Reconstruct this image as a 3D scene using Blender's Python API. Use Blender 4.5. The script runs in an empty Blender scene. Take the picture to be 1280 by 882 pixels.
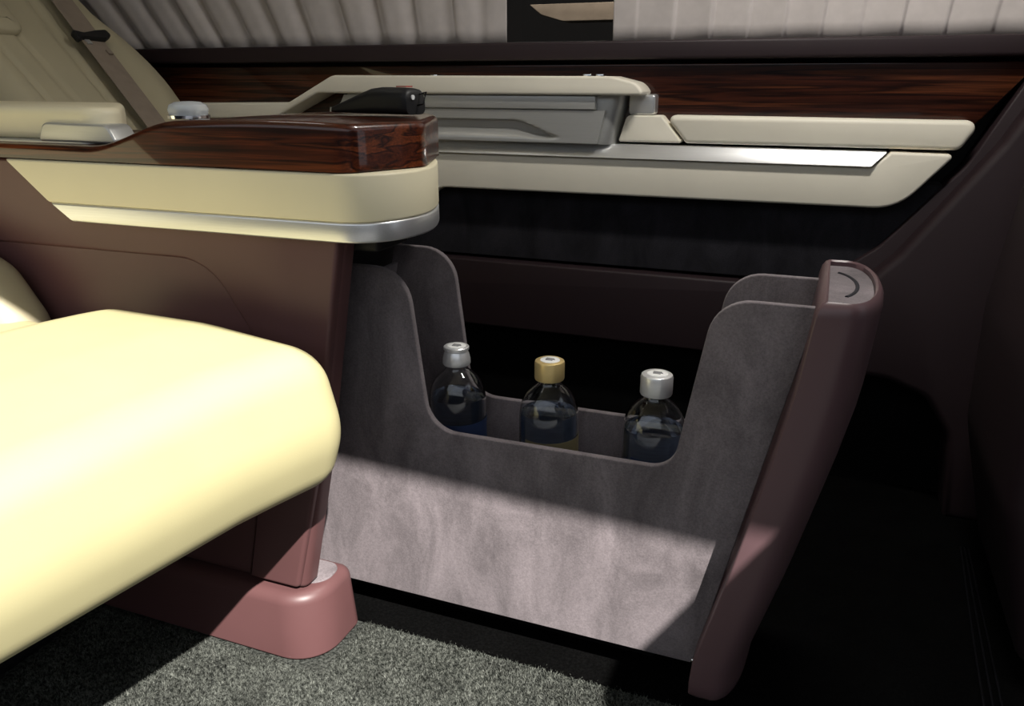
import bpy, bmesh, math, random
import numpy as np
from mathutils import Vector, Matrix
random.seed(7); np.random.seed(7)
scene = bpy.context.scene
COL = scene.collection

# ------------------------------------------------------------------ camera
cam_d = bpy.data.cameras.new('camera'); cam = bpy.data.objects.new('camera', cam_d); COL.objects.link(cam)
cam_d.sensor_fit = 'HORIZONTAL'; cam_d.sensor_width = 36.0; cam_d.lens = 28.125; cam_d.clip_start = 0.01
PITCH, YAW = math.radians(18.829), math.radians(21.350)
cam.location = (0, 0, 0.80)
cam.rotation_euler = (math.pi/2 - PITCH, 0, YAW)
scene.camera = cam

# ------------------------------------------------------------------ light
SUN = Vector((0.65, -0.72, 1.0)).normalized()          # towards the sun
world = bpy.data.worlds.new('world'); scene.world = world; world.use_nodes = True
bg = world.node_tree.nodes['Background']
bg.inputs[0].default_value = (0.86, 0.92, 1.0, 1); bg.inputs[1].default_value = 0.90
sun_d = bpy.data.lights.new('sun', 'SUN'); sun_d.energy = 11.5; sun_d.angle = math.radians(0.6); sun_d.color = (1.0, 0.955, 0.90)
sun = bpy.data.objects.new('sun', sun_d); COL.objects.link(sun)
sun.rotation_euler = (-SUN).to_track_quat('-Z', 'Y').to_euler(); sun.location = SUN*6
vs = scene.view_settings
vs.view_transform = 'Standard'; vs.look = 'None'; vs.gamma = 1; vs.exposure = 0.0; vs.use_curve_mapping = False

# ------------------------------------------------------------------ materials
def newmat(name):
    m = bpy.data.materials.new(name); m.use_nodes = True
    return m, m.node_tree, m.node_tree.nodes['Principled BSDF']
def L(nt, a, ao, b, bi): nt.links.new(a.outputs[ao], b.inputs[bi])
def coords(nt, scale=(1,1,1), rot=(0,0,0)):
    tc = nt.nodes.new('ShaderNodeTexCoord'); mp = nt.nodes.new('ShaderNodeMapping')
    mp.inputs['Scale'].default_value = scale; mp.inputs['Rotation'].default_value = rot
    L(nt, tc, 'Object', mp, 'Vector'); return mp
def ramp(nt, stops):
    r = nt.nodes.new('ShaderNodeValToRGB'); e = r.color_ramp.elements
    while len(e) < len(stops): e.new(0.5)
    for k, (p, c) in enumerate(stops): e[k].position = p; e[k].color = (*c, 1)
    return r
def noise(nt, mp, scale, detail=4, rough=0.55, dist=0.0):
    n = nt.nodes.new('ShaderNodeTexNoise'); n.inputs['Scale'].default_value = scale
    n.inputs['Detail'].default_value = detail; n.inputs['Roughness'].default_value = rough
    n.inputs['Distortion'].default_value = dist
    L(nt, mp, 0, n, 'Vector'); return n
def bump(nt, src, out, bsdf, strength, dist):
    b = nt.nodes.new('ShaderNodeBump'); b.inputs['Strength'].default_value = strength; b.inputs['Distance'].default_value = dist
    L(nt, src, out, b, 'Height'); L(nt, b, 'Normal', bsdf, 'Normal'); return b
def leather(name, c, rough=0.5, var=0.06, grain=900, bs=0.12, spec=0.4):
    m, nt, b = newmat(name); mp = coords(nt)
    n = noise(nt, mp, 9, 3)
    lo = tuple(x*(1-var) for x in c); hi = tuple(min(1, x*(1+var)) for x in c)
    r = ramp(nt, [(0.3, lo), (0.7, hi)]); L(nt, n, 'Fac', r, 'Fac'); L(nt, r, 'Color', b, 'Base Color')
    b.inputs['Roughness'].default_value = rough; b.inputs['Specular IOR Level'].default_value = spec
    v = nt.nodes.new('ShaderNodeTexVoronoi'); v.inputs['Scale'].default_value = grain; L(nt, mp, 0, v, 'Vector')
    bump(nt, v, 'Distance', b, bs, 0.0004); return m
def metal(name, c, rough=0.32, metallic=1.0):
    m, nt, b = newmat(name); mp = coords(nt, (6, 300, 300))
    n = noise(nt, mp, 3, 2); r = ramp(nt, [(0.3, tuple(x*0.93 for x in c)), (0.7, c)])
    L(nt, n, 'Fac', r, 'Fac'); L(nt, r, 'Color', b, 'Base Color')
    b.inputs['Metallic'].default_value = metallic; b.inputs['Roughness'].default_value = rough
    return m
def plain(name, c, rough=0.5, spec=0.5, metallic=0.0, var=0.08):
    m, nt, b = newmat(name); mp = coords(nt); n = noise(nt, mp, 40, 3)
    r = ramp(nt, [(0.3, tuple(x*(1-var) for x in c)), (0.7, tuple(x*(1+var) for x in c))])
    L(nt, n, 'Fac', r, 'Fac'); L(nt, r, 'Color', b, 'Base Color')
    b.inputs['Roughness'].default_value = rough; b.inputs['Specular IOR Level'].default_value = spec
    b.inputs['Metallic'].default_value = metallic
    return m
def suede(name, c, sheen=0.25):
    m, nt, b = newmat(name)
    mp = coords(nt, (1, 1, 0.45)); n1 = noise(nt, mp, 14, 6, 0.65, 0.6)
    mp2 = coords(nt); n2 = noise(nt, mp2, 420, 3, 0.7)
    r = ramp(nt, [(0.32, tuple(x*0.60 for x in c)), (0.68, tuple(x*1.32 for x in c))]); L(nt, n1, 'Fac', r, 'Fac')
    r2 = ramp(nt, [(0.3, (0.8, 0.8, 0.8)), (0.7, (1.2, 1.2, 1.2))]); L(nt, n2, 'Fac', r2, 'Fac')
    mx = nt.nodes.new('ShaderNodeMixRGB'); mx.blend_type = 'MULTIPLY'; mx.inputs[0].default_value = 1
    L(nt, r, 'Color', mx, 1); L(nt, r2, 'Color', mx, 2); L(nt, mx, 'Color', b, 'Base Color')
    b.inputs['Roughness'].default_value = 0.95; b.inputs['Specular IOR Level'].default_value = 0.1
    b.inputs['Sheen Weight'].default_value = sheen; b.inputs['Sheen Roughness'].default_value = 0.5
    bump(nt, n2, 'Fac', b, 0.25, 0.0006); return m
def wood(name, dark, mid, light, scale=(1, 1, 1), rot=(0, 0, 0), coat=0.6):
    m, nt, b = newmat(name)
    mp = coords(nt, (0.9*scale[0], 12*scale[1], 34*scale[2]), rot)
    n = noise(nt, mp, 2.0, 3, 0.5, 0.5)
    mpf = coords(nt, (6, 160, 220), rot); nf = noise(nt, mpf, 2.0, 3, 0.6)
    r = ramp(nt, [(0.30, dark), (0.45, mid), (0.52, dark), (0.60, light), (0.72, mid)]); L(nt, n, 'Fac', r, 'Fac')
    r2 = ramp(nt, [(0.35, (0.62, 0.62, 0.62)), (0.65, (1.15, 1.15, 1.15))]); L(nt, nf, 'Fac', r2, 'Fac')
    mx = nt.nodes.new('ShaderNodeMixRGB'); mx.blend_type = 'MULTIPLY'; mx.inputs[0].default_value = 1
    L(nt, r, 'Color', mx, 1); L(nt, r2, 'Color', mx, 2); L(nt, mx, 'Color', b, 'Base Color')
    b.inputs['Roughness'].default_value = 0.3; b.inputs['Specular IOR Level'].default_value = 0.25; b.inputs['Coat Weight'].default_value = coat
    b.inputs['Coat Roughness'].default_value = 0.03
    return m
def glass(name, c, rough=0.0, ior=1.45):
    m, nt, b = newmat(name); mp = coords(nt); n = noise(nt, mp, 5, 1)
    r = ramp(nt, [(0.3, c), (0.7, tuple(x*0.98 for x in c))]); L(nt, n, 'Fac', r, 'Fac'); L(nt, r, 'Color', b, 'Base Color')
    b.inputs['Transmission Weight'].default_value = 1.0; b.inputs['Roughness'].default_value = rough; b.inputs['IOR'].default_value = ior
    return m

M = {}
M['seat'] = leather('seat_leather', (0.42, 0.382, 0.210), 0.55, 0.03)
M['cream'] = leather('cream_trim', (0.80, 0.73, 0.52), 0.45, 0.02, 700, 0.06)
M['door_cream'] = leather('door_cream_leather', (0.86, 0.81, 0.68), 0.5, 0.03)
M['backrest'] = leather('backrest_leather', (0.44, 0.39, 0.265), 0.55, 0.03)
M['maroon'] = leather('maroon_soft_plastic', (0.108, 0.050, 0.050), 0.42, 0.04, 1400, 0.05)
M['bumper'] = leather('maroon_bumper_leather', (0.110, 0.064, 0.070), 0.36, 0.04, 1200, 0.08)
M['maroon_dark'] = leather('dark_maroon_trim', (0.022, 0.012, 0.0145), 0.55, 0.05)
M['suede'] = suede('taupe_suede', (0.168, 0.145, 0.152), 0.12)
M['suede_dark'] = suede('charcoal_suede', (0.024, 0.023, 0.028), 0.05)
M['silver'] = metal('satin_silver', (0.80, 0.81, 0.82), 0.33, 0.8)
M['chrome'] = metal('chrome', (0.85, 0.86, 0.88), 0.08)
M['silver_dark'] = metal('dark_satin_silver', (0.56, 0.56, 0.54), 0.38, 0.55)
M['gold'] = metal('gold_cap_metal', (0.90, 0.68, 0.30), 0.36, 0.6)
M['cap_silver'] = metal('silver_cap_metal', (0.88, 0.88, 0.88), 0.34, 0.6)
M['wood'] = wood('lacquered_rosewood', (0.014, 0.003, 0.0015), (0.085, 0.018, 0.006), (0.15, 0.036, 0.010))
M['wood_dark'] = wood('dark_lacquered_wood', (0.010, 0.0025, 0.0015), (0.045, 0.011, 0.005), (0.09, 0.026, 0.010), (0.8, 1, 0.8), coat=0.5)
M['black'] = plain('black_plastic', (0.010, 0.010, 0.011), 0.5, 0.3)
M['black_gloss'] = plain('black_gloss', (0.006, 0.006, 0.007), 0.12, 0.5)
M['void'] = plain('black_felt', (0.006, 0.006, 0.006), 0.95, 0.05)
M['belt'] = plain('taupe_webbing', (0.26, 0.21, 0.165), 0.7, 0.2)
M['curtain'] = plain('curtain_fabric', (0.60, 0.55, 0.53), 0.9, 0.1, var=0.05)
M['roof'] = plain('headliner', (0.55, 0.52, 0.48), 0.9, 0.1)
M['body'] = plain('body_paint', (0.02, 0.02, 0.022), 0.3, 0.5)
M['paper'] = plain('sticker_paper', (0.88, 0.88, 0.86), 0.6, 0.2)
M['print'] = plain('grey_print', (0.12, 0.12, 0.13), 0.7, 0.2)
M['label'] = plain('blue_label', (0.012, 0.022, 0.06), 0.5, 0.3)
M['label_beige'] = plain('beige_label', (0.13, 0.11, 0.06), 0.5, 0.3)
M['glass'] = glass('bottle_glass', (0.95, 0.97, 0.98))
M['water'] = glass('water', (0.42, 0.60, 0.86), 0.0, 1.33)
M['crystal'] = glass('crystal', (0.92, 0.97, 1.0), 0.12, 1.55); M['crystal'].node_tree.nodes['Principled BSDF'].inputs['Transmission Weight'].default_value = 0.55
M['paving'] = plain('grey_paving', (0.07, 0.07, 0.07), 0.8, 0.2)
M['blocker_wall'] = plain('dark_blocker_wall', (0.012, 0.012, 0.013), 0.8, 0.2)
M['beige_panel'] = plain('beige_panel', (0.55, 0.46, 0.37), 0.6, 0.2)
M['red'] = plain('red_plastic', (0.4, 0.05, 0.04), 0.4)
M['white'] = plain('white_plastic', (0.8, 0.8, 0.8), 0.3)
M['seam'] = plain('seam_thread', (0.40, 0.35, 0.24), 0.8, 0.1)
def privacy_glass(): return glass('privacy_glass', (0.20, 0.19, 0.175), 0.0, 1.2)
M['privacy'] = privacy_glass()
def carpet(name, lo, hi):
    m, nt, b = newmat(name); mp = coords(nt); n = noise(nt, mp, 210, 3, 0.7); n2 = noise(nt, mp, 14, 3)
    r = ramp(nt, [(0.38, lo), (0.64, hi)]); L(nt, n, 'Fac', r, 'Fac')
    r2 = ramp(nt, [(0.35, (0.75, 0.75, 0.75)), (0.65, (1.15, 1.15, 1.15))]); L(nt, n2, 'Fac', r2, 'Fac')
    mx = nt.nodes.new('ShaderNodeMixRGB'); mx.blend_type = 'MULTIPLY'; mx.inputs[0].default_value = 1
    L(nt, r, 'Color', mx, 1); L(nt, r2, 'Color', mx, 2); L(nt, mx, 'Color', b, 'Base Color')
    b.inputs['Roughness'].default_value = 1.0; b.inputs['Specular IOR Level'].default_value = 0.05
    bump(nt, n, 'Fac', b, 0.8, 0.003); return m
M['carpet'] = carpet('grey_carpet', (0.014, 0.016, 0.014), (0.09, 0.095, 0.085))
M['pile'] = carpet('grey_carpet_pile', (0.010, 0.012, 0.010), (0.145, 0.153, 0.134))
M['floor_dark'] = carpet('near_black_floor', (0.0008, 0.0008, 0.0008), (0.0025, 0.0025, 0.0025))

# ------------------------------------------------------------------ helpers
def thing(name, label, cat, loc=(0, 0, 0), group=None):
    o = bpy.data.objects.new(name, None); COL.objects.link(o); o.empty_display_size = 0.05
    o.location = loc; o['label'] = label; o['category'] = cat
    if group: o['group'] = group
    return o
def struct(name, label=None, loc=(0, 0, 0), cat=None):
    o = bpy.data.objects.new(name, None); COL.objects.link(o); o.location = loc
    o['kind'] = 'structure'
    if label: o['label'] = label
    if cat: o['category'] = cat
    return o
def world_loc(o):
    v = Vector((0, 0, 0))
    while o is not None: v += o.location; o = o.parent
    return v
def obj(name, verts, faces, mat, parent=None, smooth=35, label=None):
    """Mesh object from world coordinates; parents here are only translated."""
    off = world_loc(parent) if parent else Vector((0, 0, 0))
    me = bpy.data.meshes.new(name)
    me.from_pydata([tuple(Vector(v)-off) for v in verts], [], faces)
    bm = bmesh.new(); bm.from_mesh(me); bmesh.ops.recalc_face_normals(bm, faces=bm.faces); bm.to_mesh(me); bm.free()
    me.materials.append(M[mat]); me.update()
    if smooth:
        me.polygons.foreach_set('use_smooth', [True]*len(me.polygons)); me.set_sharp_from_angle(angle=math.radians(smooth))
    o = bpy.data.objects.new(name, me); COL.objects.link(o)
    if parent: o.parent = parent
    if label: o['label'] = label
    return o
def fillet(pts, seg=7):
    """closed 2D polygon; items (a, b) or (a, b, r)"""
    out = []; n = len(pts)
    for i, p in enumerate(pts):
        r = p[2] if len(p) > 2 else 0
        P = np.array(p[:2], float); A = np.array(pts[i-1][:2], float); B = np.array(pts[(i+1) % n][:2], float)
        if r <= 0: out.append(tuple(P)); continue
        u = A-P; v = B-P; lu, lv = np.linalg.norm(u), np.linalg.norm(v); u /= lu; v /= lv
        ang = math.acos(max(-1, min(1, float(u@v))))
        if ang > math.pi-0.02: out.append(tuple(P)); continue
        t = min(r/math.tan(ang/2), lu*0.49, lv*0.49); r = t*math.tan(ang/2)
        bis = (u+v)/np.linalg.norm(u+v); c = P+bis*(r/math.sin(ang/2))
        a0 = P+u*t-c; a1 = P+v*t-c
        th0 = math.atan2(a0[1], a0[0]); d = math.atan2(a1[1], a1[0])-th0
        while d > math.pi: d -= 2*math.pi
        while d < -math.pi: d += 2*math.pi
        for k in range(seg+1):
            a = th0+d*k/seg; out.append((c[0]+r*math.cos(a), c[1]+r*math.sin(a)))
    return out
def inset(poly, d):
    """move a closed polygon inwards by d (mitred)"""
    P = np.array(poly, float); n = len(P)
    area = 0.5*np.sum(P[:, 0]*np.roll(P[:, 1], -1)-np.roll(P[:, 0], -1)*P[:, 1]); s = 1 if area > 0 else -1
    e = np.roll(P, -1, 0)-P; e /= np.maximum(np.linalg.norm(e, axis=1, keepdims=True), 1e-9)
    nr = np.stack([-e[:, 1], e[:, 0]], 1)*s
    n0 = np.roll(nr, 1, 0); m = n0+nr; k = np.maximum((m*m).sum(1, keepdims=True)/2, 0.35)
    return P+m/k*d
def rings_mesh(rings, closed=True, cap=True):
    V = []; F = []; n = len(rings[0])
    for r in rings: V += [tuple(p) for p in r]
    for i in range(len(rings)-1):
        for j in range(n if closed else n-1):
            a = i*n+j; b = i*n+(j+1) % n; F.append((a, b, b+n, a+n))
    if cap: F.append(tuple(range(n))[::-1]); F.append(tuple(range((len(rings)-1)*n, len(rings)*n)))
    return V, F
def prism(name, poly, lo, hi, mat, parent=None, bev=0.003, axis='y', seg=3, bev2=None, label=None, warp=None, smooth=35):
    """2D outline swept from lo to hi along an axis, both rims rounded"""
    bev2 = bev if bev2 is None else bev2
    st0 = []
    for k in range(seg+1):
        a = math.pi/2*k/seg
        st0.append((lo+bev*(1-math.cos(a)), bev*(1-math.sin(a))))
    st1 = []
    for k in range(seg+1):
        a = math.pi/2*k/seg
        st1.append((hi-bev2*(1-math.sin(a)), bev2*(1-math.cos(a))))
    rings = []
    for h, d in (st0 if bev > 0 else [(lo, 0)])+(st1 if bev2 > 0 else [(hi, 0)]):
        q = inset(poly, d) if d > 1e-9 else np.array(poly, float)
        if axis == 'y': r = [(p[0], h, p[1]) for p in q]
        elif axis == 'z': r = [(p[0], p[1], h) for p in q]
        else: r = [(h, p[0], p[1]) for p in q]
        rings.append(r)
    V, F = rings_mesh(rings)
    if warp: V = [warp(v) for v in V]
    return obj(name, V, F, mat, parent, smooth, label)
def box(name, x0, x1, y0, y1, z0, z1, mat, parent=None, r=0.003, bev=0.003, label=None):
    return prism(name, fillet([(x0, z0, r), (x1, z0, r), (x1, z1, r), (x0, z1, r)], 4) if r else [(x0, z0), (x1, z0), (x1, z1), (x0, z1)], y0, y1, mat, parent, bev, label=label)
def lathe(name, prof, cx, cy, mat, parent=None, n=40, cap=True, smooth=40, label=None):
    rings = [[(cx+r*math.cos(2*math.pi*k/n), cy+r*math.sin(2*math.pi*k/n), z) for k in range(n)] for r, z in prof]
    V, F = rings_mesh(rings, True, cap); return obj(name, V, F, mat, parent, smooth, label)
def tube(name, pts, rad, mat, parent=None, n=8, label=None):
    P = [Vector(p) for p in pts]; rings = []
    for i, p in enumerate(P):
        t = (P[min(i+1, len(P)-1)]-P[max(i-1, 0)]).normalized()
        u = t.cross(Vector((0.13, 0.2, 1))).normalized(); w = t.cross(u)
        rings.append([tuple(p+(u*math.cos(2*math.pi*k/n)+w*math.sin(2*math.pi*k/n))*rad) for k in range(n)])
    V, F = rings_mesh(rings); return obj(name, V, F, mat, parent, 60, label)

# ------------------------------------------------------------------ the van body (setting)
fl = struct('floor', 'dark grey carpeted van floor')
box('floor_carpet', -2.3, 1.3, -0.02, 1.72, -0.06, -0.004, 'carpet', fl, 0, 0)
ce = struct('ceiling', 'pale headliner above the seats')
box('headliner', -2.3, 0.95, 0.0, 1.75, 1.58, 1.64, 'roof', ce, 0, 0)
wr = struct('wall_right', 'near body side with the open sliding door gap')
prism('door_header', [(-2.3, 1.55), (0.0, 1.541), (1.3, 1.484), (1.3, 1.64), (-2.3, 1.64)], -0.01, 0.05, 'body', wr, 0)
box('rear_body_side', -2.3, -1.55, -0.01, 0.05, -0.06, 1.526, 'body', wr, 0, 0)
wb = struct('wall_rear', 'rear end of the cabin')
box('rear_panel', -2.36, -2.3, -0.01, 1.78, -0.06, 1.64, 'maroon_dark', wb, 0, 0)
wf = struct('wall_front', 'dashboard end of the cabin')
box('dashboard', 1.30, 1.5, -0.01, 1.78, -0.06, 0.55, 'black', wf, 0, 0)

gr = struct('ground', 'paving outside the open door')
box('paving', -9, 9, -9, 9, -0.50, -0.42, 'paving', gr, 0, 0)
wa = struct('added_outer_wall', 'dark walls added either side of the van to block sky light')  # dark walls added to block low sky light and keep reflections dark
box('blocker_wall', -12, 12, -7.0, -6.8, -0.42, 2.5, 'blocker_wall', wa, 0, 0)
box('blocker_wall', -12, 12, 2.70, 2.9, -0.42, 3.2, 'blocker_wall', wa, 0, 0)
ob = thing('outdoor_panel', 'beige panel added beyond the window as the pale shape between the curtains', 'panel', (-0.45, 2.5, 0.85))  # panel added beyond the glass to give the pale shape between the curtains
prism('beige_panel', fillet([(-0.905, 1.015, 0), (-0.87, 0.985, 0.03), (-0.80, 0.965, 0.05), (-0.30, 0.965, 0.02), (-0.30, 1.015, 0)]), 2.46, 2.54, 'beige_panel', ob, 0.004)
prism('panel_stand', [(-0.60, -0.42), (-0.50, -0.42), (-0.50, 0.93), (-0.60, 0.93)], 2.52, 2.58, 'blocker_wall', ob, 0.004)
def added_fill_lamp(x, y, watts, label):  # unseen lamp added under the roof as fill for the far door and curtains
    t = thing('added_fill_lamp', label, 'lamp', (x, y, 1.58), 'added fill lamps')
    prism('bezel', fillet([(x-0.11, y-0.05, 0.02), (x+0.11, y-0.05, 0.02), (x+0.11, y+0.05, 0.02), (x-0.11, y+0.05, 0.02)]), 1.568, 1.58, 'roof', t, 0.003, 'z')
    prism('diffuser', fillet([(x-0.10, y-0.04, 0.015), (x+0.10, y-0.04, 0.015), (x+0.10, y+0.04, 0.015), (x-0.10, y+0.04, 0.015)]), 1.566, 1.569, 'white', t, 0.001, 'z')
    d = bpy.data.lights.new('fill_light', 'AREA'); d.shape = 'RECTANGLE'; d.size = 0.20; d.size_y = 0.08; d.energy = watts; d.color = (1, 0.96, 0.90)
    o = bpy.data.objects.new('fill_light', d); COL.objects.link(o); o.parent = t; o.location = (0, 0, -0.016)
added_fill_lamp(-1.15, 1.0, 0.4, 'unseen fill lamp added above the rear seats')
added_fill_lamp(0.05, 1.10, 8.5, 'unseen fill lamp added above the bottle tray')

# far side wall: sill, window, panels of the sliding door
wl = struct('wall_left', 'far body side of the cabin')
box('body_side', -2.3, 1.3, 1.72, 1.76, -0.06, 0.87, 'black', wl, 0, 0)
box('window_header', -2.3, 1.3, 1.68, 1.76, 1.30, 1.64, 'roof', wl, 0, 0)
wn = struct('window_1', 'dark tinted side window behind the curtains')
box('pane', -2.3, 1.3, 1.735, 1.740, 0.87, 1.30, 'privacy', wn, 0, 0)
box('frame', -2.3, 1.3, 1.715, 1.735, 0.862, 0.8765, 'silver_dark', wn, 0, 0.001)

dr = struct('door_1', 'far sliding door lined with cream leather, silver and dark lacquered wood')
prism('window_sill', [(-2.3, 0.838), (0.42, 0.838), (0.42, 0.872), (-2.3, 0.872)], 1.615, 1.72, 'maroon_dark', dr, 0.006)
prism('wood_panel', [(-2.3, 0.70), (0.20, 0.70), (0.232, 0.735), (0.305, 0.83), (-2.3, 0.83)], 1.64, 1.70, 'wood_dark', dr, 0.003)
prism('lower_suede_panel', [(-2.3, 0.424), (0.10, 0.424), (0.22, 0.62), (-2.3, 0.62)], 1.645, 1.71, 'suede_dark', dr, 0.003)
prism('map_pocket', fillet([(-2.3, 0.272), (0.10, 0.262), (0.10, 0.418, 0.01), (-2.3, 0.418)]), 1.62, 1.70, 'maroon_dark', dr, 0.006)
prism('lower_leather_panel', fillet([(-1.7, 0.50), (-0.90, 0.50, 0.03), (-0.80, 0.578, 0.07), (0.118, 0.580, 0.085), (0.199, 0.678, 0.006), (0.096, 0.679), (0.068, 0.6515), (-1.7, 0.6515)]), 1.598, 1.68, 'door_cream', dr, 0.005)
prism('silver_strip', fillet([(-1.5, 0.653), (0.066, 0.653, 0.003), (0.092, 0.6795, 0.002), (-1.5, 0.6795)]), 1.588, 1.64, 'silver', dr, 0.0015, warp=lambda v: (v[0], v[1]+max(0, v[2]-0.653)*0.60 if v[1] < 1.62 else v[1], v[2]))
prism('padded_top_roll', fillet([(-0.268, 0.684, 0.010), (0.203, 0.684, 0.016), (0.232, 0.734, 0.014), (-0.314, 0.736, 0.010)]), 1.606, 1.68, 'door_cream', dr, 0.008)
prism('padded_corner', fillet([(-0.402, 0.684, 0.004), (-0.273, 0.684, 0.004), (-0.318, 0.735, 0.008), (-0.386, 0.735, 0.012)]), 1.606, 1.68, 'door_cream', dr, 0.004)
def armrest_side():
    prism('armrest_side', fillet([(-1.10, 1.590, 0), (-0.387, 1.590, 0.030), (-0.387, 1.66, 0), (-1.10, 1.66, 0)], 10), 0.678, 0.778, 'silver_dark', dr, 0.001, 'z',
          warp=lambda v: ((-1.066+(v[2]-0.72)*1.1) if v[0] < -1.0 else v[0]-(0.778-v[2])*0.22, v[1], v[2]))
    # pressed front sheet with a finger scoop
    xs = np.linspace(-1.05, -0.425, 90); zs = np.linspace(0.681, 0.7435, 36); V = []; F = []
    def sm(a, b, t): t = max(0, min(1, (t-a)/(b-a))); return t*t*(3-2*t)
    for z in zs:
        for x in xs:
            zt = 0.723-0.031*sm(-0.62, -0.50, x)
            d = sm(zt+0.002, zt-0.003, z)*sm(0.686, zt-0.001, z) if zt > 0.693 else 0
            d *= 1-sm(-0.56, -0.50, x)
            V.append((x-(0.778-z)*0.22+0.01, 1.576+0.022*d, z))
    n = len(xs); m = len(zs)
    for j in range(m-1):
        for i in range(n-1): a = j*n+i; F.append((a, a+1, a+n+1, a+n))
    N = n*m; V += [(v[0], 1.602, v[2]) for v in V]
    for j in range(m-1):
        for i in range(n-1): a = N+j*n+i; F.append((a, a+n, a+n+1, a+1))
    edge = [i for i in range(n)]+[j*n+n-1 for j in range(1, m)]+[(m-1)*n+i for i in range(n-2, -1, -1)]+[j*n for j in range(m-2, 0, -1)]
    for k in range(len(edge)): a, b = edge[k], edge[(k+1) % len(edge)]; F.append((a, b, b+N, a+N))
    obj('finger_scoop', V, F, 'silver_dark', dr, 50)
armrest_side()
prism('drawer_face', [(-1.022, 0.7455), (-0.442, 0.7455), (-0.442, 0.7705), (-1.008, 0.7705)], 1.572, 1.61, 'silver_dark', dr, 0.0012)
prism('armrest_top', fillet([(-1.6, 0.715), (-1.20, 0.715, 0.02), (-1.165, 0.73, 0.03), (-1.07, 0.773, 0.02), (-0.342, 0.772, 0.006), (-0.36, 0.795, 0.03), (-0.41, 0.807, 0.03), (-1.03, 0.810, 0.05), (-1.15, 0.752, 0.04), (-1.6, 0.746)]), 1.562, 1.65, 'door_cream', dr, 0.005)
box('armrest_end_cap', -0.384, -0.332, 1.61, 1.66, 0.736, 0.774, 'silver', dr, 0.006, 0.004)
for x in (-0.79, -0.46, -0.435): box('switch', x-0.008, x+0.008, 1.575, 1.60, 0.805, 0.811, 'chrome', dr, 0.001, 0.001)

# pillar trim in front of the door, dark kick panel below
tr = struct('trim_1', 'dark maroon pillar trim ahead of the sliding door')
prism('pillar_edge', fillet([(0.32, 0.87), (0.222, 0.66, 0.1), (0.10, 0.505, 0.1), (0.02, 0.44), (-0.02, 0.42), (-0.02, 0.36), (0.2, 0.36), (0.5, 0.87)]), 1.625, 1.70, 'maroon_dark', tr, 0.004)
prism('pillar_panel', fillet([(0.40, 0.98), (0.262, 0.70, 0.1), (0.13, 0.50, 0.1), (0.04, 0.40), (0.0, 0.27), (0.145, 0.262, 0.03), (0.215, 0.235, 0.04), (0.262, 0.165, 0.08), (0.28, -0.003), (0.75, -0.003), (0.75, 1.45), (0.62, 1.45)]), 1.575, 1.70, 'maroon_dark', tr, 0.015)
tk = struct('trim_2', 'black kick panel low on the far wall')
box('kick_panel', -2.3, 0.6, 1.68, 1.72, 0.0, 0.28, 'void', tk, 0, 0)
fr = struct('trim_3', 'grooved black threshold strips on the floor')
for k in range(3):
    tube('strip', [(0.272+0.012*k, 0.95, 0.004), (0.283+0.010*k, 1.2, 0.004), (0.297+0.006*k, 1.46, 0.004)], 0.0022, 'black_gloss', fr)
prism('dark_floor_sheet', [(-0.66, 0.894), (1.2, 0.894), (1.2, 1.68), (-0.66, 1.68)], -0.0035, 0.0005, 'floor_dark', fl, 0, 'z')  # near-black sheet over the floor from the tray to the far wall

# ------------------------------------------------------------------ curtains
def curtain(name, x0, x1, period, lean, label, seed, crisp):
    random.seed(seed); n = int((x1-x0)/0.0025); m = 14; V = []; F = []
    ph = random.random()
    def depth(u, t):
        q = u/period+ph+0.12*math.sin(u*9+ph); k = math.floor(q); f = q-k
        a = 0.8+0.35*math.sin(k*2.3+seed)
        d = crisp*(f**1.5*0.013-(0.010 if f > 0.93 else 0)*(f-0.93)/0.07*1.3)
        d += (1-crisp)*(0.012*math.sin(2*math.pi*q)+0.003*math.sin(4*math.pi*q+1))
        return a*d*(0.45+0.55*min(1, t*3))
    for j in range(m+1):
        t = j/m; z = 0.8735+t*0.40
        for i in range(n+1):
            u = x0+(x1-x0)*i/n; e = min(1, (i/n)*10, (1-i/n)*10)
            V.append((u-lean(u)*(z-0.874), 1.690-depth(u, t)*e, z+0.0012*math.sin(u*40+seed)*(1-t)))
    for j in range(m):
        for i in range(n):
            a = j*(n+1)+i; F.append((a, a+1, a+n+2, a+n+1))
    o = obj(name, V, F, 'curtain', None, 75); o['label'] = label; o['category'] = 'curtain'; o['group'] = 'side window curtains'
    md = o.modifiers.new('thickness', 'SOLIDIFY'); md.thickness = 0.0015
    return o
curtain('curtain', -2.15, -0.672, 0.086, lambda u: 0.15+0.85*max(0.0, (-u-0.9)) if u < -0.9 else max(0.0, 0.15*(-u-0.67)/0.23), 'greyish pleated curtain on the window behind the rear backrest', 3, 0.25)
curtain('curtain', -0.442, 0.62, 0.070, lambda u: -0.16*(u+0.44), 'pale pleated curtain on the window beside the front pillar', 5, 1.0)

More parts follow.
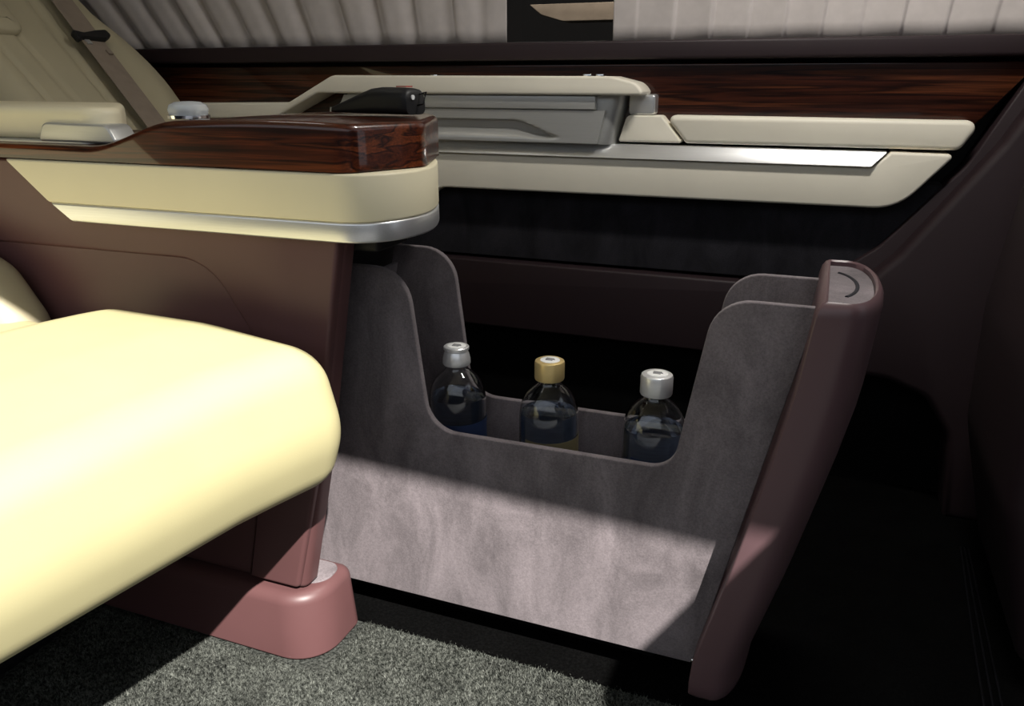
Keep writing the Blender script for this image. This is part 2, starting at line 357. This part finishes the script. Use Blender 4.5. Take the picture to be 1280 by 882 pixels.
# ------------------------------------------------------------------ near seat with raised leg rest (foreground)
st = thing('captain_seat', 'sunlit pale yellow leather captain seat with raised leg rest in the foreground', 'seat', (-0.9, 0.45, 0))
def leg_rest():
    base = fillet([(-0.90, 0.330, 0.05), (-0.518, 0.326, 0.045), (-0.494, 0.405, 0.10), (-0.520, 0.505, 0.06), (-0.68, 0.524, 0.3), (-0.82, 0.527, 0.06), (-0.90, 0.508, 0.055)], 8)
    y0, y1, b = 0.10, 0.757, 0.042; rings = []
    seq = [(y0+b*(1-math.cos(a)), b*(1-math.sin(a))) for a in np.linspace(0, math.pi/2, 7)]
    seq += [(y, 0) for y in np.linspace(y0+b, y1-b, 12)[1:-1]]
    seq += [(y1-b*(1-math.sin(a)), b*(1-math.cos(a))*0.85) for a in np.linspace(0, math.pi/2, 9)]
    for y, d in seq:
        q = inset(base, d) if d > 1e-6 else np.array(base)
        sh = -0.28*(0.757-y)
        rings.append([(p[0]+sh, y, p[1]-0.09*max(0, (0.62-y))) for p in q])
    V, F = rings_mesh(rings); return obj('leg_rest', V, F, 'seat', st, 50)
leg_rest()
prism('seat_cushion', fillet([(-1.45, 0.30, 0.03), (-0.87, 0.30, 0.02), (-0.87, 0.47, 0.03), (-1.0, 0.487, 0.1), (-1.45, 0.47, 0.03)]), 0.12, 0.765, 'seat', st, 0.03, seg=5)
bol = prism('side_bolster', fillet([(-1.45, 0.40, 0.03), (-1.02, 0.42, 0.04), (-1.00, 0.475, 0.05), (-1.06, 0.555, 0.07), (-1.30, 0.66, 0.1), (-1.5, 0.70, 0.05)]), 0.715, 0.793, 'backrest', st, 0.030, seg=6)
for k, off in enumerate((0.010, 0.017)):
    pts = [(-1.085-off*2, 0.717, 0.545), (-1.066-off*2, 0.7145, 0.525), (-1.050-off*2, 0.7145, 0.505), (-1.040-off*2, 0.7145, 0.48)]
    tube('stitching', pts, 0.0012, 'seam', bol)
bk = prism('backrest', fillet([(-1.40, 0.42, 0.04), (-1.24, 0.46, 0.05), (-1.56, 0.80, 0.2), (-1.84, 1.06, 0.05), (-1.94, 0.98, 0.05), (-1.66, 0.68, 0.1)]), 0.14, 0.74, 'seat', st, 0.04, seg=5)
prism('headrest', fillet([(-1.93, 1.03, 0.03), (-1.84, 1.09, 0.03), (-1.94, 1.22, 0.04), (-2.04, 1.16, 0.04)]), 0.28, 0.60, 'seat', st, 0.03, seg=5)
box('seat_base', -1.5, -1.0, 0.2, 0.70, 0.0, 0.31, 'black', st, 0.02, 0.01)
prism('leg_rest_arm', fillet([(-1.02, 0.20, 0.01), (-0.80, 0.33, 0.01), (-0.80, 0.36, 0.01), (-1.02, 0.30, 0.01)]), 0.30, 0.55, 'black', st, 0.005)

# ------------------------------------------------------------------ centre console
co = thing('centre_console', 'centre console with glossy wood armrest, cream band and maroon side', 'console', (-0.9, 0.93, 0))
# front edge of the side panel runs back as it goes down
prism('side_panel', fillet([(-1.75, 0.102), (-0.636, 0.102, 0.012), (-0.590, 0.305, 0.3), (-0.529, 0.64), (-0.60, 0.70), (-1.75, 0.72)]), 0.8035, 0.838, 'maroon', co, 0.016, seg=5, bev2=0.003)
prism('side_frame', fillet([(-1.75, 0.575), (-0.735, 0.580, 0.085), (-0.652, 0.45, 0.12), (-0.730, 0.108, 0.004), (-0.642, 0.108, 0.010), (-0.592, 0.306, 0.3), (-0.533, 0.622), (-0.60, 0.69), (-1.75, 0.71)]), 0.7995, 0.83, 'maroon', co, 0.0055, seg=5, bev2=0.002)
prism('core', [(-1.75, 0.102), (-0.713, 0.102), (-0.604, 0.625), (-1.75, 0.625)], 0.838, 1.085, 'black', co, 0.002)
prism('far_side_panel', fillet([(-1.75, 0.102), (-0.713, 0.102, 0.012), (-0.604, 0.64), (-1.75, 0.72)]), 1.085, 1.11, 'maroon', co, 0.003)
def plan(x_end, k=0.0):
    """armrest outline seen from above, blunt rounded nose"""
    c = [(-0.62, 0.785), (-0.55, 0.785), (-0.512, 0.786), (-0.490, 0.797), (-0.471, 0.818), (-0.460, 0.848), (-0.457, 0.885), (-0.465, 0.925), (-0.488, 0.980), (-0.523, 1.035), (-0.565, 1.080), (-0.63, 1.105)]
    for _ in range(2):
        n = [c[0]]
        for a, b in zip(c[:-1], c[1:]):
            n += [(0.75*a[0]+0.25*b[0], 0.75*a[1]+0.25*b[1]), (0.25*a[0]+0.75*b[0], 0.25*a[1]+0.75*b[1])]
        c = n+[c[-1]]
    return [(x_end, 0.785)]+c+[(x_end, 1.105)]
def slant(x_top, z_top, slope):
    def w(v):
        x, y, z = v
        if x < -0.85: x = x_top+(z_top-z)*slope+(x+1.2)*0.0
        return (x, y, z)
    return w
prism('leather_band', plan(-1.2), 0.644, 0.699, 'cream', co, 0.003, 'z', warp=slant(-1.045, 0.699, 1.25))
prism('silver_band', plan(-1.2), 0.620, 0.644, 'silver', co, 0.003, 'z', warp=slant(-0.975, 0.644, 1.5))
box('nose_bracket', -0.585, -0.505, 0.84, 0.92, 0.600, 0.622, 'black', co, 0.004, 0.004)  # grey bracket coloured black: the shade under the armrest is in its colour
def wood_top():
    """lacquered top: raised hump at the front, low rail behind"""
    base = fillet([(-1.75, 0.789), (-0.509, 0.789, 0.030), (-0.463, 0.895, 0.035), (-0.520, 1.05, 0.08), (-0.58, 1.10, 0.05), (-1.75, 1.10)], 9)
    # resample: insert stations along the long sides so the hump can bend
    pts = []
    for i, p in enumerate(base):
        q = base[(i+1) % len(base)]; pts.append(p)
        d = math.dist(p, q)
        if d > 0.05 and abs(p[1]-q[1]) < 0.01:
            n = int(d/0.012)
            for k in range(1, n): pts.append((p[0]+(q[0]-p[0])*k/n, p[1]+(q[1]-p[1])*k/n))
    def top(x):
        t = (x+0.90)/(0.155); t = max(0, min(1, t)); s = t*t*(3-2*t)
        h = 0.719+s*0.0345
        return h+0.003*math.sin(max(0, min(1, (x+0.745)/0.25))*math.pi)
    b = 0.009; rings = []
    rings.append([(p[0], p[1], 0.7005) for p in pts])
    for a in np.linspace(0, math.pi/2, 7):
        q = inset(pts, b*(1-math.cos(a)))
        rings.append([(x, y, top(p[0])-b*(1-math.sin(a))) for (x, y), p in zip(q, pts)])
    # close the top with a strip between the two long sides
    V, F = rings_mesh(rings, True, False)
    F.append(tuple(range(len(pts)))[::-1])
    n = len(pts); last = (len(rings)-1)*n
    bm = bmesh.new(); vs_ = [bm.verts.new(v) for v in V]
    for f in F: bm.faces.new([vs_[i] for i in f])
    e = [ed for ed in (bm.edges.get((vs_[last+i], vs_[last+(i+1) % n])) for i in range(n)) if ed]
    bmesh.ops.triangle_fill(bm, edges=e, use_beauty=True, use_dissolve=False)
    me_v = [tuple(v.co) for v in bm.verts]; bm.verts.index_update()
    me_f = [tuple(v.index for v in f.verts) for f in bm.faces]; bm.free()
    return obj('wood_top', me_v, me_f, 'wood', co, 40)
wood_top()
PAD = fillet([(-1.75, 0.828, 0.015), (-0.872, 0.828, 0.030), (-1.10, 1.055, 0.04), (-1.75, 1.09, 0.02)], 8)
lid = prism('rear_pad', PAD, 0.7225, 0.765, 'cream', co, 0.010, 'z', seg=5)
prism('latch', fillet([(-1.020, 0.7205, 0.004), (-0.878, 0.7205, 0.004), (-0.892, 0.744, 0.014), (-1.008, 0.746, 0.016)]), 0.820, 0.86, 'silver_dark', lid, 0.003)
prism('pad_rail', inset(PAD, -0.006), 0.714, 0.7225, 'silver_dark', co, 0.002, 'z')
kn = lathe('dial_knob', [(0.022, 0.7535), (0.025, 0.757), (0.0265, 0.763), (0.024, 0.769), (0.017, 0.7725), (0.006, 0.7735)], -0.812, 0.885, 'crystal', co, 28)
lathe('dial_ring', [(0.027, 0.7515), (0.0272, 0.7555), (0.0255, 0.7565)], -0.812, 0.885, 'chrome', kn, 28)
ft = prism('foot', fillet([(-1.30, 0.775, 0.02), (-0.602, 0.775, 0.07), (-0.602, 0.8975, 0.02), (-1.30, 0.8975, 0.02)], 9), 0.0, 0.100, 'maroon', co, 0.004, 'z', bev2=0.016, seg=6, warp=lambda v: (v[0]-0.10*v[2]*(1 if v[0] > -0.8 else 0), v[1]+0.10*v[2]*(1 if v[1] < 0.85 else 0), v[2]))
prism('foot_pad', fillet([(-0.80, 0.835, 0.01), (-0.660, 0.820, 0.02), (-0.622, 0.835, 0.03), (-0.624, 0.884, 0.02), (-0.80, 0.884, 0.01)]), 0.098, 0.1015, 'suede', ft, 0.001, 'z')

# remote lying on the wood top
def remote():
    r = thing('remote_control', 'small black remote control lying on the glossy wood armrest', 'remote', (-0.56, 0.95, 0.757))
    T = Matrix.Translation((-0.552, 0.955, 0.7775)) @ Matrix.Rotation(math.radians(-14), 4, 'Z')
    prof = fillet([(-0.018, -0.019, 0.009), (0.018, -0.019, 0.009), (0.018, 0.014, 0.012), (-0.018, 0.014, 0.012)], 5)
    rings = []
    for x, s in [(-0.090, 0.15), (-0.088, 0.25), (-0.07, 0.42), (-0.04, 0.70), (-0.012, 0.95), (0.005, 1.0), (0.045, 0.97), (0.052, 0.93), (0.055, 0.8)]:
        rings.append([tuple(T @ Vector((x, p[0]*(0.4+0.6*s)*1.1, (p[1]+0.019)*s-0.019))) for p in prof])
    V, F = rings_mesh(rings); obj('shell', V, F, 'black', r, 50)
    def disc(name, c, rad, h, mat):
        ax = T.to_3x3() @ Vector((1, 0, 0)); c = T @ Vector(c); u = T.to_3x3() @ Vector((0, 1, 0)); w = T.to_3x3() @ Vector((0, 0, 1))
        rr = [[tuple(c+ax*k+(u*math.cos(a)+w*math.sin(a))*rad) for a in np.linspace(0, 2*math.pi, 15)[:-1]] for k in (0, h)]
        V, F = rings_mesh(rr); obj(name, V, F, mat, r)
    disc('lamp_lens', (0.054, -0.006, 0.002), 0.003, 0.0025, 'white')
    tube('hang_loop', [tuple(T @ Vector((0.055, 0.008, 0.006))), tuple(T @ Vector((0.064, 0.010, 0.008))), tuple(T @ Vector((0.064, 0.004, -0.006))), tuple(T @ Vector((0.055, 0.003, -0.008)))], 0.0012, 'black_gloss', r)
    P = [T @ Vector((x, y, 0.0140)) for x, y in ((0.028, -0.006), (0.045, -0.006), (0.045, 0.006), (0.028, 0.006))]
    up = T.to_3x3() @ Vector((0, 0, 0.0015)); obj('button', [tuple(p) for p in P]+[tuple(p+up) for p in P], [(0, 1, 2, 3), (4, 5, 6, 7), (0, 1, 5, 4), (1, 2, 6, 5), (2, 3, 7, 6), (3, 0, 4, 7)], 'red', r)
remote()

# ------------------------------------------------------------------ suede bottle tray in front of the console
ty = thing('bottle_tray', 'taupe suede storage tray with cut-out sides and maroon end, holding bottles', 'storage tray', (-0.35, 0.97, 0))
WALL = fillet([(-0.699, 0.067), (-0.095, 0.067), (0.006, 0.566), (-0.104, 0.566, 0.048), (-0.140, 0.345, 0.034), (-0.474, 0.343, 0.045), (-0.502, 0.567, 0.055), (-0.597, 0.567)], 8)
prism('near_wall', WALL, 0.900, 0.910, 'suede', ty, 0.002)
prism('far_wall', WALL, 1.042, 1.052, 'suede', ty, 0.002)
box('tray_floor', -0.66, -0.08, 0.910, 1.042, 0.190, 0.198, 'suede', ty, 0, 0)
prism('console_end_wall', [(-0.670, 0.19), (-0.664, 0.19), (-0.592, 0.54), (-0.598, 0.54)], 0.910, 1.042, 'suede', ty, 0)
box('plinth', -0.58, -0.16, 0.975, 1.04, 0.0, 0.19, 'void', ty, 0, 0)
def bumper():
    """half-round end piece, raked and slightly slimmer towards its foot"""
    def sec(z, d=0.0):
        t = (z-0.05)/(0.58-0.05); x0 = -0.094+0.096*t-0.012*math.sin(math.pi*t)*-1
        x0 = np.interp(z, [0.05, 0.095, 0.222, 0.384, 0.473, 0.569, 0.60], [-0.094, -0.092, -0.061, -0.026, -0.010, 0.002, 0.004])
        dep = np.interp(z, [0.05, 0.25, 0.45, 0.58], [0.062, 0.068, 0.071, 0.066])
        ya, yb = 0.856+d, 1.094-d
        yc, hw = (ya+yb)/2, (yb-ya)/2; fl_ = 0.028
        out = [(x0+d, yb-0.003), (x0+d, ya+0.003), (x0+d+0.001, ya+0.0008), (x0+d+0.003, ya)]
        D = dep-d-fl_+0.004
        for a in np.linspace(-math.pi/2, math.pi/2, 29):
            out.append((x0+fl_+D*abs(math.cos(a))**0.9, yc+hw*math.copysign(abs(math.sin(a))**0.9, math.sin(a))))
        out += [(x0+d+0.003, yb), (x0+d+0.001, yb-0.0008)]
        return out
    rings = []
    for z, d in [(0.044, 0.016), (0.046, 0.008), (0.054, 0.001)]: rings.append([(p[0], p[1], z) for p in sec(z, d)])
    for z in np.linspace(0.07, 0.565, 18): rings.append([(p[0], p[1], z) for p in sec(z)])
    for z, d in [(0.575, 0.0015), (0.581, 0.005), (0.583, 0.008), (0.581, 0.0105), (0.570, 0.011)]: rings.append([(p[0], p[1], z) for p in sec(z, d)])
    V, F = rings_mesh(rings); b = obj('bumper', V, F, 'bumper', ty, 45)
    s = sec(0.574, 0.0108); V, F = rings_mesh([[(p[0], p[1], 0.5715) for p in s], [(p[0], p[1], 0.576) for p in inset(s, 0.0006)]])
    obj('suede_cap', V, F, 'suede', b)
    arc = [(0.012+0.032*math.cos(a), 0.975+0.070*math.sin(a), 0.5752) for a in np.linspace(-0.9, 1.2, 16)]
    tube('cap_groove', arc, 0.0025, 'suede_dark', b)
bumper()
box('fixing_screw', -0.097, -0.089, 0.894, 0.902, 0.070, 0.078, 'chrome', ty, 0.002, 0.002)

# ------------------------------------------------------------------ bottles
def bottle(x, y, cap_mat, cap_prof, label, zt, prints):
    b = thing('water_bottle', label, 'bottle', (x, y, 0.199), 'water bottles in the suede tray')
    z0 = 0.199; zn = zt-0.028
    outer = [(0.0385, z0), (0.0415, z0+0.006), (0.0415, zn-0.062), (0.0413, zn-0.052), (0.0405, zn-0.044), (0.0385, zn-0.0345), (0.0350, zn-0.0260), (0.0300, zn-0.0185), (0.0240, zn-0.0125), (0.0190, zn-0.0085), (0.0160, zn-0.0055), (0.0150, zn-0.001), (0.0150, zn+0.004), (0.0165, zn+0.018)]
    t = 0.0016
    inner = [(max(r-t, 0.004), z) for r, z in outer][::-1]; inner[-1] = (0.0365, z0+0.004); inner[-2] = (0.0395, z0+0.009)
    g = lathe('glass_body', outer+inner, x, y, 'glass', b, 48, True, 60)
    zw = zn-0.046
    wp = [(0.036, z0+0.0045), (0.0392, z0+0.0095), (0.0392, zn-0.062), (0.0391, zn-0.052), (0.0385, zw-0.0005), (0.0370, zw)]
    lathe('water', wp, x, y, 'water', b, 48, True, 60)
    rr = 0.0419; V = []; F = []; A = np.linspace(-2.1, 0.6, 25)
    for z in (zn-0.125, zn-0.078): V += [(x+rr*math.cos(a), y+rr*math.sin(a), z) for a in A]
    for r2, z in ((rr+0.0003, zn-0.078), (rr+0.0003, zn-0.125)): V += [(x+r2*math.cos(a), y+r2*math.sin(a), z) for a in A]
    n = len(A)
    for k in range(3):
        for i in range(n-1): F.append((k*n+i, k*n+i+1, (k+1)*n+i+1, (k+1)*n+i))
    obj('paper_label', V, F, prints[1], b)
    c = lathe('cap', [(r, zt+h) for r, h in cap_prof], x, y, cap_mat, b, 40, True, 35)
    s = lathe('cap_sticker', [(0.0135, zt-0.0002), (0.0135, zt+0.0006), (0.0130, zt+0.0009)], x+0.0008, y-0.0005, 'paper', c, 28)
    for k, (dx, dy, w, h) in enumerate(prints[0]):
        box('print_mark', x+dx-w/2, x+dx+w/2, y+dy-h/2, y+dy+h/2, zt+0.0007, zt+0.0012, 'print', c, 0, 0)
MARK = [(0.000, 0.0035, 0.011, 0.0020), (0.001, 0.000, 0.013, 0.0020), (0.000, -0.0035, 0.010, 0.0020)]
bottle(-0.466, 0.975, 'cap_silver', [(0.0190, -0.027), (0.0200, -0.025), (0.0197, -0.018), (0.0180, -0.011), (0.0162, -0.007), (0.0182, -0.0045), (0.0182, -0.001), (0.0170, 0.0)], 'clear water bottle with domed silver cap at the console end of the tray', 0.4435, (MARK, 'label'))
bottle(-0.326, 0.975, 'gold', [(0.0198, -0.027), (0.0206, -0.025), (0.0206, -0.0035), (0.0198, -0.0010), (0.0180, 0.0)], 'clear water bottle with gold cap in the middle of the tray', 0.4400, (MARK, 'label_beige'))
bottle(-0.178, 0.970, 'cap_silver', [(0.0200, -0.028), (0.0210, -0.026), (0.0210, -0.0045), (0.0198, -0.0010), (0.0180, 0.0)], 'clear water bottle with straight silver cap next to the maroon tray end', 0.4420, (MARK, 'label'))

# ------------------------------------------------------------------ far rear seat and its belt
fs = thing('rear_seat', 'shaded cream leather seat with reclined backrest beyond the console', 'seat', (-1.4, 1.3, 0))
AX = Vector((-0.728, 0, 0.686)); NRM = Vector((0.686, 0, 0.728)); O0 = Vector((-1.41, 0, 0.748))
def on_back(s, y, h): return tuple(O0+AX*s+Vector((0, y, 0))+NRM*h)
def far_back():
    ys = np.linspace(0, 1, 64); rings = []
    for s in np.linspace(-0.22, 0.62, 30):
        w = 1-0.10*max(0, (s-0.25))
        yl, yr = 1.115, 1.532-0.10*max(0, s-0.2)**1.3-0.10*max(0, -s)+0.035*max(0, 1-((s-0.10)/0.16)**2)
        ring = []
        for u in ys:
            y = yl+(yr-yl)*u
            edge = min(u, 1-u)*(yr-yl)
            h = -0.05*(1-min(1, edge/0.05))**2.0
            if u > 0.5: h += 0.018*math.exp(-((y-(yr-0.085))/0.05)**2)     # side bolster
            for g, wd, dp in ((1.185+0.02*s, 0.004, 0.006), (1.245+0.02*s, 0.004, 0.006), (1.325+0.13*max(0, s)**1.2, 0.004, 0.007), (1.357+0.12*max(0, s)**1.2, 0.004, 0.006), (yr-0.038, 0.004, 0.004)):
                h -= dp*math.exp(-((y-g)/wd)**2)
            ring.append(on_back(s, y, h))
        back = [on_back(s, yl+(yr-yl)*u, -0.13) for u in ys[::-1]]
        rings.append(ring+back)
    V, F = rings_mesh(rings); return obj('backrest', V, F, 'backrest', fs, 60)
far_back()
def pillow():
    poly = fillet([(0.200, 1.05, 0.03), (0.200, 1.266, 0.028), (0.46, 1.29, 0.04), (0.46, 1.05, 0.04)], 8)
    rings = []
    for d, h in ((0, 0.0), (0, 0.006), (0.002, 0.011), (0.008, 0.015), (0.03, 0.018)):
        rings.append([on_back(p[0], p[1], h) for p in inset(poly, d)])
    V, F = rings_mesh(rings); obj('head_pillow', V, F, 'backrest', fs, 60)
pillow()
prism('cushion', fillet([(-1.45, 0.30, 0.03), (-0.85, 0.30, 0.05), (-0.83, 0.45, 0.06), (-1.30, 0.50, 0.05)]), 1.13, 1.52, 'backrest', fs, 0.03)
box('base', -1.5, -1.0, 1.18, 1.48, 0.0, 0.31, 'black', fs, 0.02, 0.01)
sb = thing('seat_belt', 'taupe seat belt with black stopper running down the rear backrest', 'seat belt', (-1.4, 1.38, 0.7))
def belt():
    rings = []
    for s in np.linspace(-0.10, 0.60, 20):
        yc = 1.362+0.14*(s+0.04); hw = 0.030
        rings.append([on_back(s, yc-hw, 0.028), on_back(s, yc+hw, 0.026), on_back(s, yc+hw, 0.0245), on_back(s, yc-hw, 0.0265)])
    V, F = rings_mesh(rings); obj('webbing', V, F, 'belt', sb)
    c = 0.168; yc = 1.362+0.14*(c+0.04)
    poly = fillet([(c-0.013, yc-0.046, 0.006), (c-0.004, yc-0.03, 0.01), (c-0.006, yc+0.03, 0.01), (c+0.006, yc+0.052, 0.006), (c+0.024, yc+0.050, 0.006), (c+0.020, yc+0.02, 0.01), (c+0.010, yc-0.02, 0.01), (c+0.018, yc-0.044, 0.006)], 5)
    rings = [[on_back(p[0], p[1], h) for p in inset(poly, d)] for d, h in ((0.001, 0.024), (0, 0.028), (0, 0.034), (0.002, 0.037))]
    V, F = rings_mesh(rings); obj('stopper', V, F, 'black', sb, 45)
    for dy in (-0.018, 0.014):
        s0 = c-0.016 if dy < 0 else c-0.045
        rings = [[on_back(p[0], p[1], h) for p in [(s0, yc+dy-0.006), (s0+0.012, yc+dy-0.006), (s0+0.012, yc+dy+0.006), (s0, yc+dy+0.006)]] for h in (0.026, 0.030)]
        V, F = rings_mesh(rings); obj('clip', V, F, 'belt' if dy > 0 else 'silver_dark', sb)
belt()

# ------------------------------------------------------------------ front seats
def front_seat(label, y0, y1, back, tilt):
    f = thing('front_seat', label, 'seat', (back[0][0]+0.3, (y0+y1)/2, 0), 'front seats')
    zt = max(p[1] for p in back); xt = [p[0] for p in back if p[1] == zt][0]; xb = back[0][0]
    b = prism('backrest', fillet(back+[(xt+0.15, zt-0.02, 0.06), (xb+0.16, 0.26, 0.05)], 9), y0, y1, 'maroon_dark', f, 0.035, seg=5)
    ym = (y0+y1)/2
    prism('cushion', fillet([(xb+0.08, 0.22, 0.05), (xb+0.60, 0.24, 0.06), (xb+0.60, 0.38, 0.06), (xb+0.1, 0.36, 0.04)]), y0, y1, 'maroon_dark', f, 0.03)
    prism('headrest', fillet([(xt+0.07+tilt*0.05, zt+0.03, 0.03), (xt+0.17+tilt*0.05, zt+0.02, 0.04), (xt+0.20+tilt*0.2, zt+0.2, 0.05), (xt+0.10+tilt*0.2, zt+0.21, 0.05)]), ym-0.12, ym+0.12, 'maroon_dark', f, 0.03)
    for yy in (ym-0.08, ym+0.08): tube('headrest_post', [(xt+0.10, yy, zt-0.05), (xt+0.12+tilt*0.05, yy, zt+0.06)], 0.006, 'chrome', f)
    box('base', xb+0.10, xb+0.55, y0+0.04, y1-0.04, -0.003, 0.235, 'black', f, 0.02, 0.01)
    return f
front_seat('dark maroon front seat on the far side at the right edge', 1.09, 1.50, [(0.330, 0.00, 0.02), (0.268, 0.25, 0.2), (0.262, 0.45, 0.3), (0.285, 0.68, 0.3), (0.34, 1.06, 0.05)], 0.1)
front_seat('dark maroon front seat nearest the open door', 0.10, 0.86, [(0.60, 0.30, 0.05), (0.475, 0.85, 0.2), (0.460, 1.06, 0.03)], 0.45)

# ------------------------------------------------------------------ carpet pile
def pile():
    n = 70000
    x = np.random.uniform(-1.0, -0.02, n); y = np.random.uniform(0.50, 0.894, n)
    k = ~((x < -0.595) & (y > 0.77)); x = x[k]; y = y[k]; n = len(x)
    h = np.random.uniform(0.003, 0.0075, n); a = np.random.uniform(0, 2*math.pi, n); w = np.random.uniform(0.0007, 0.0014, n)
    lx = np.random.normal(0, 0.0028, n); ly = np.random.normal(0, 0.0028, n)
    V = np.zeros((n, 4, 3)); 
    for k in range(3):
        V[:, k, 0] = x+w*np.cos(a+k*2.094); V[:, k, 1] = y+w*np.sin(a+k*2.094); V[:, k, 2] = -0.004
    V[:, 3, 0] = x+lx; V[:, 3, 1] = y+ly; V[:, 3, 2] = h-0.004
    i = (np.arange(n)*4)[:, None]
    F = np.concatenate([i+np.array([0, 1, 3]), i+np.array([1, 2, 3]), i+np.array([2, 0, 3])])
    me = bpy.data.meshes.new('carpet_pile'); me.from_pydata(V.reshape(-1, 3).tolist(), [], F.tolist()); me.materials.append(M['pile'])
    o = bpy.data.objects.new('carpet_pile', me); COL.objects.link(o)
    o['kind'] = 'stuff'; o['label'] = 'speckled grey carpet pile lit by the sun'; o['category'] = 'carpet'
pile()
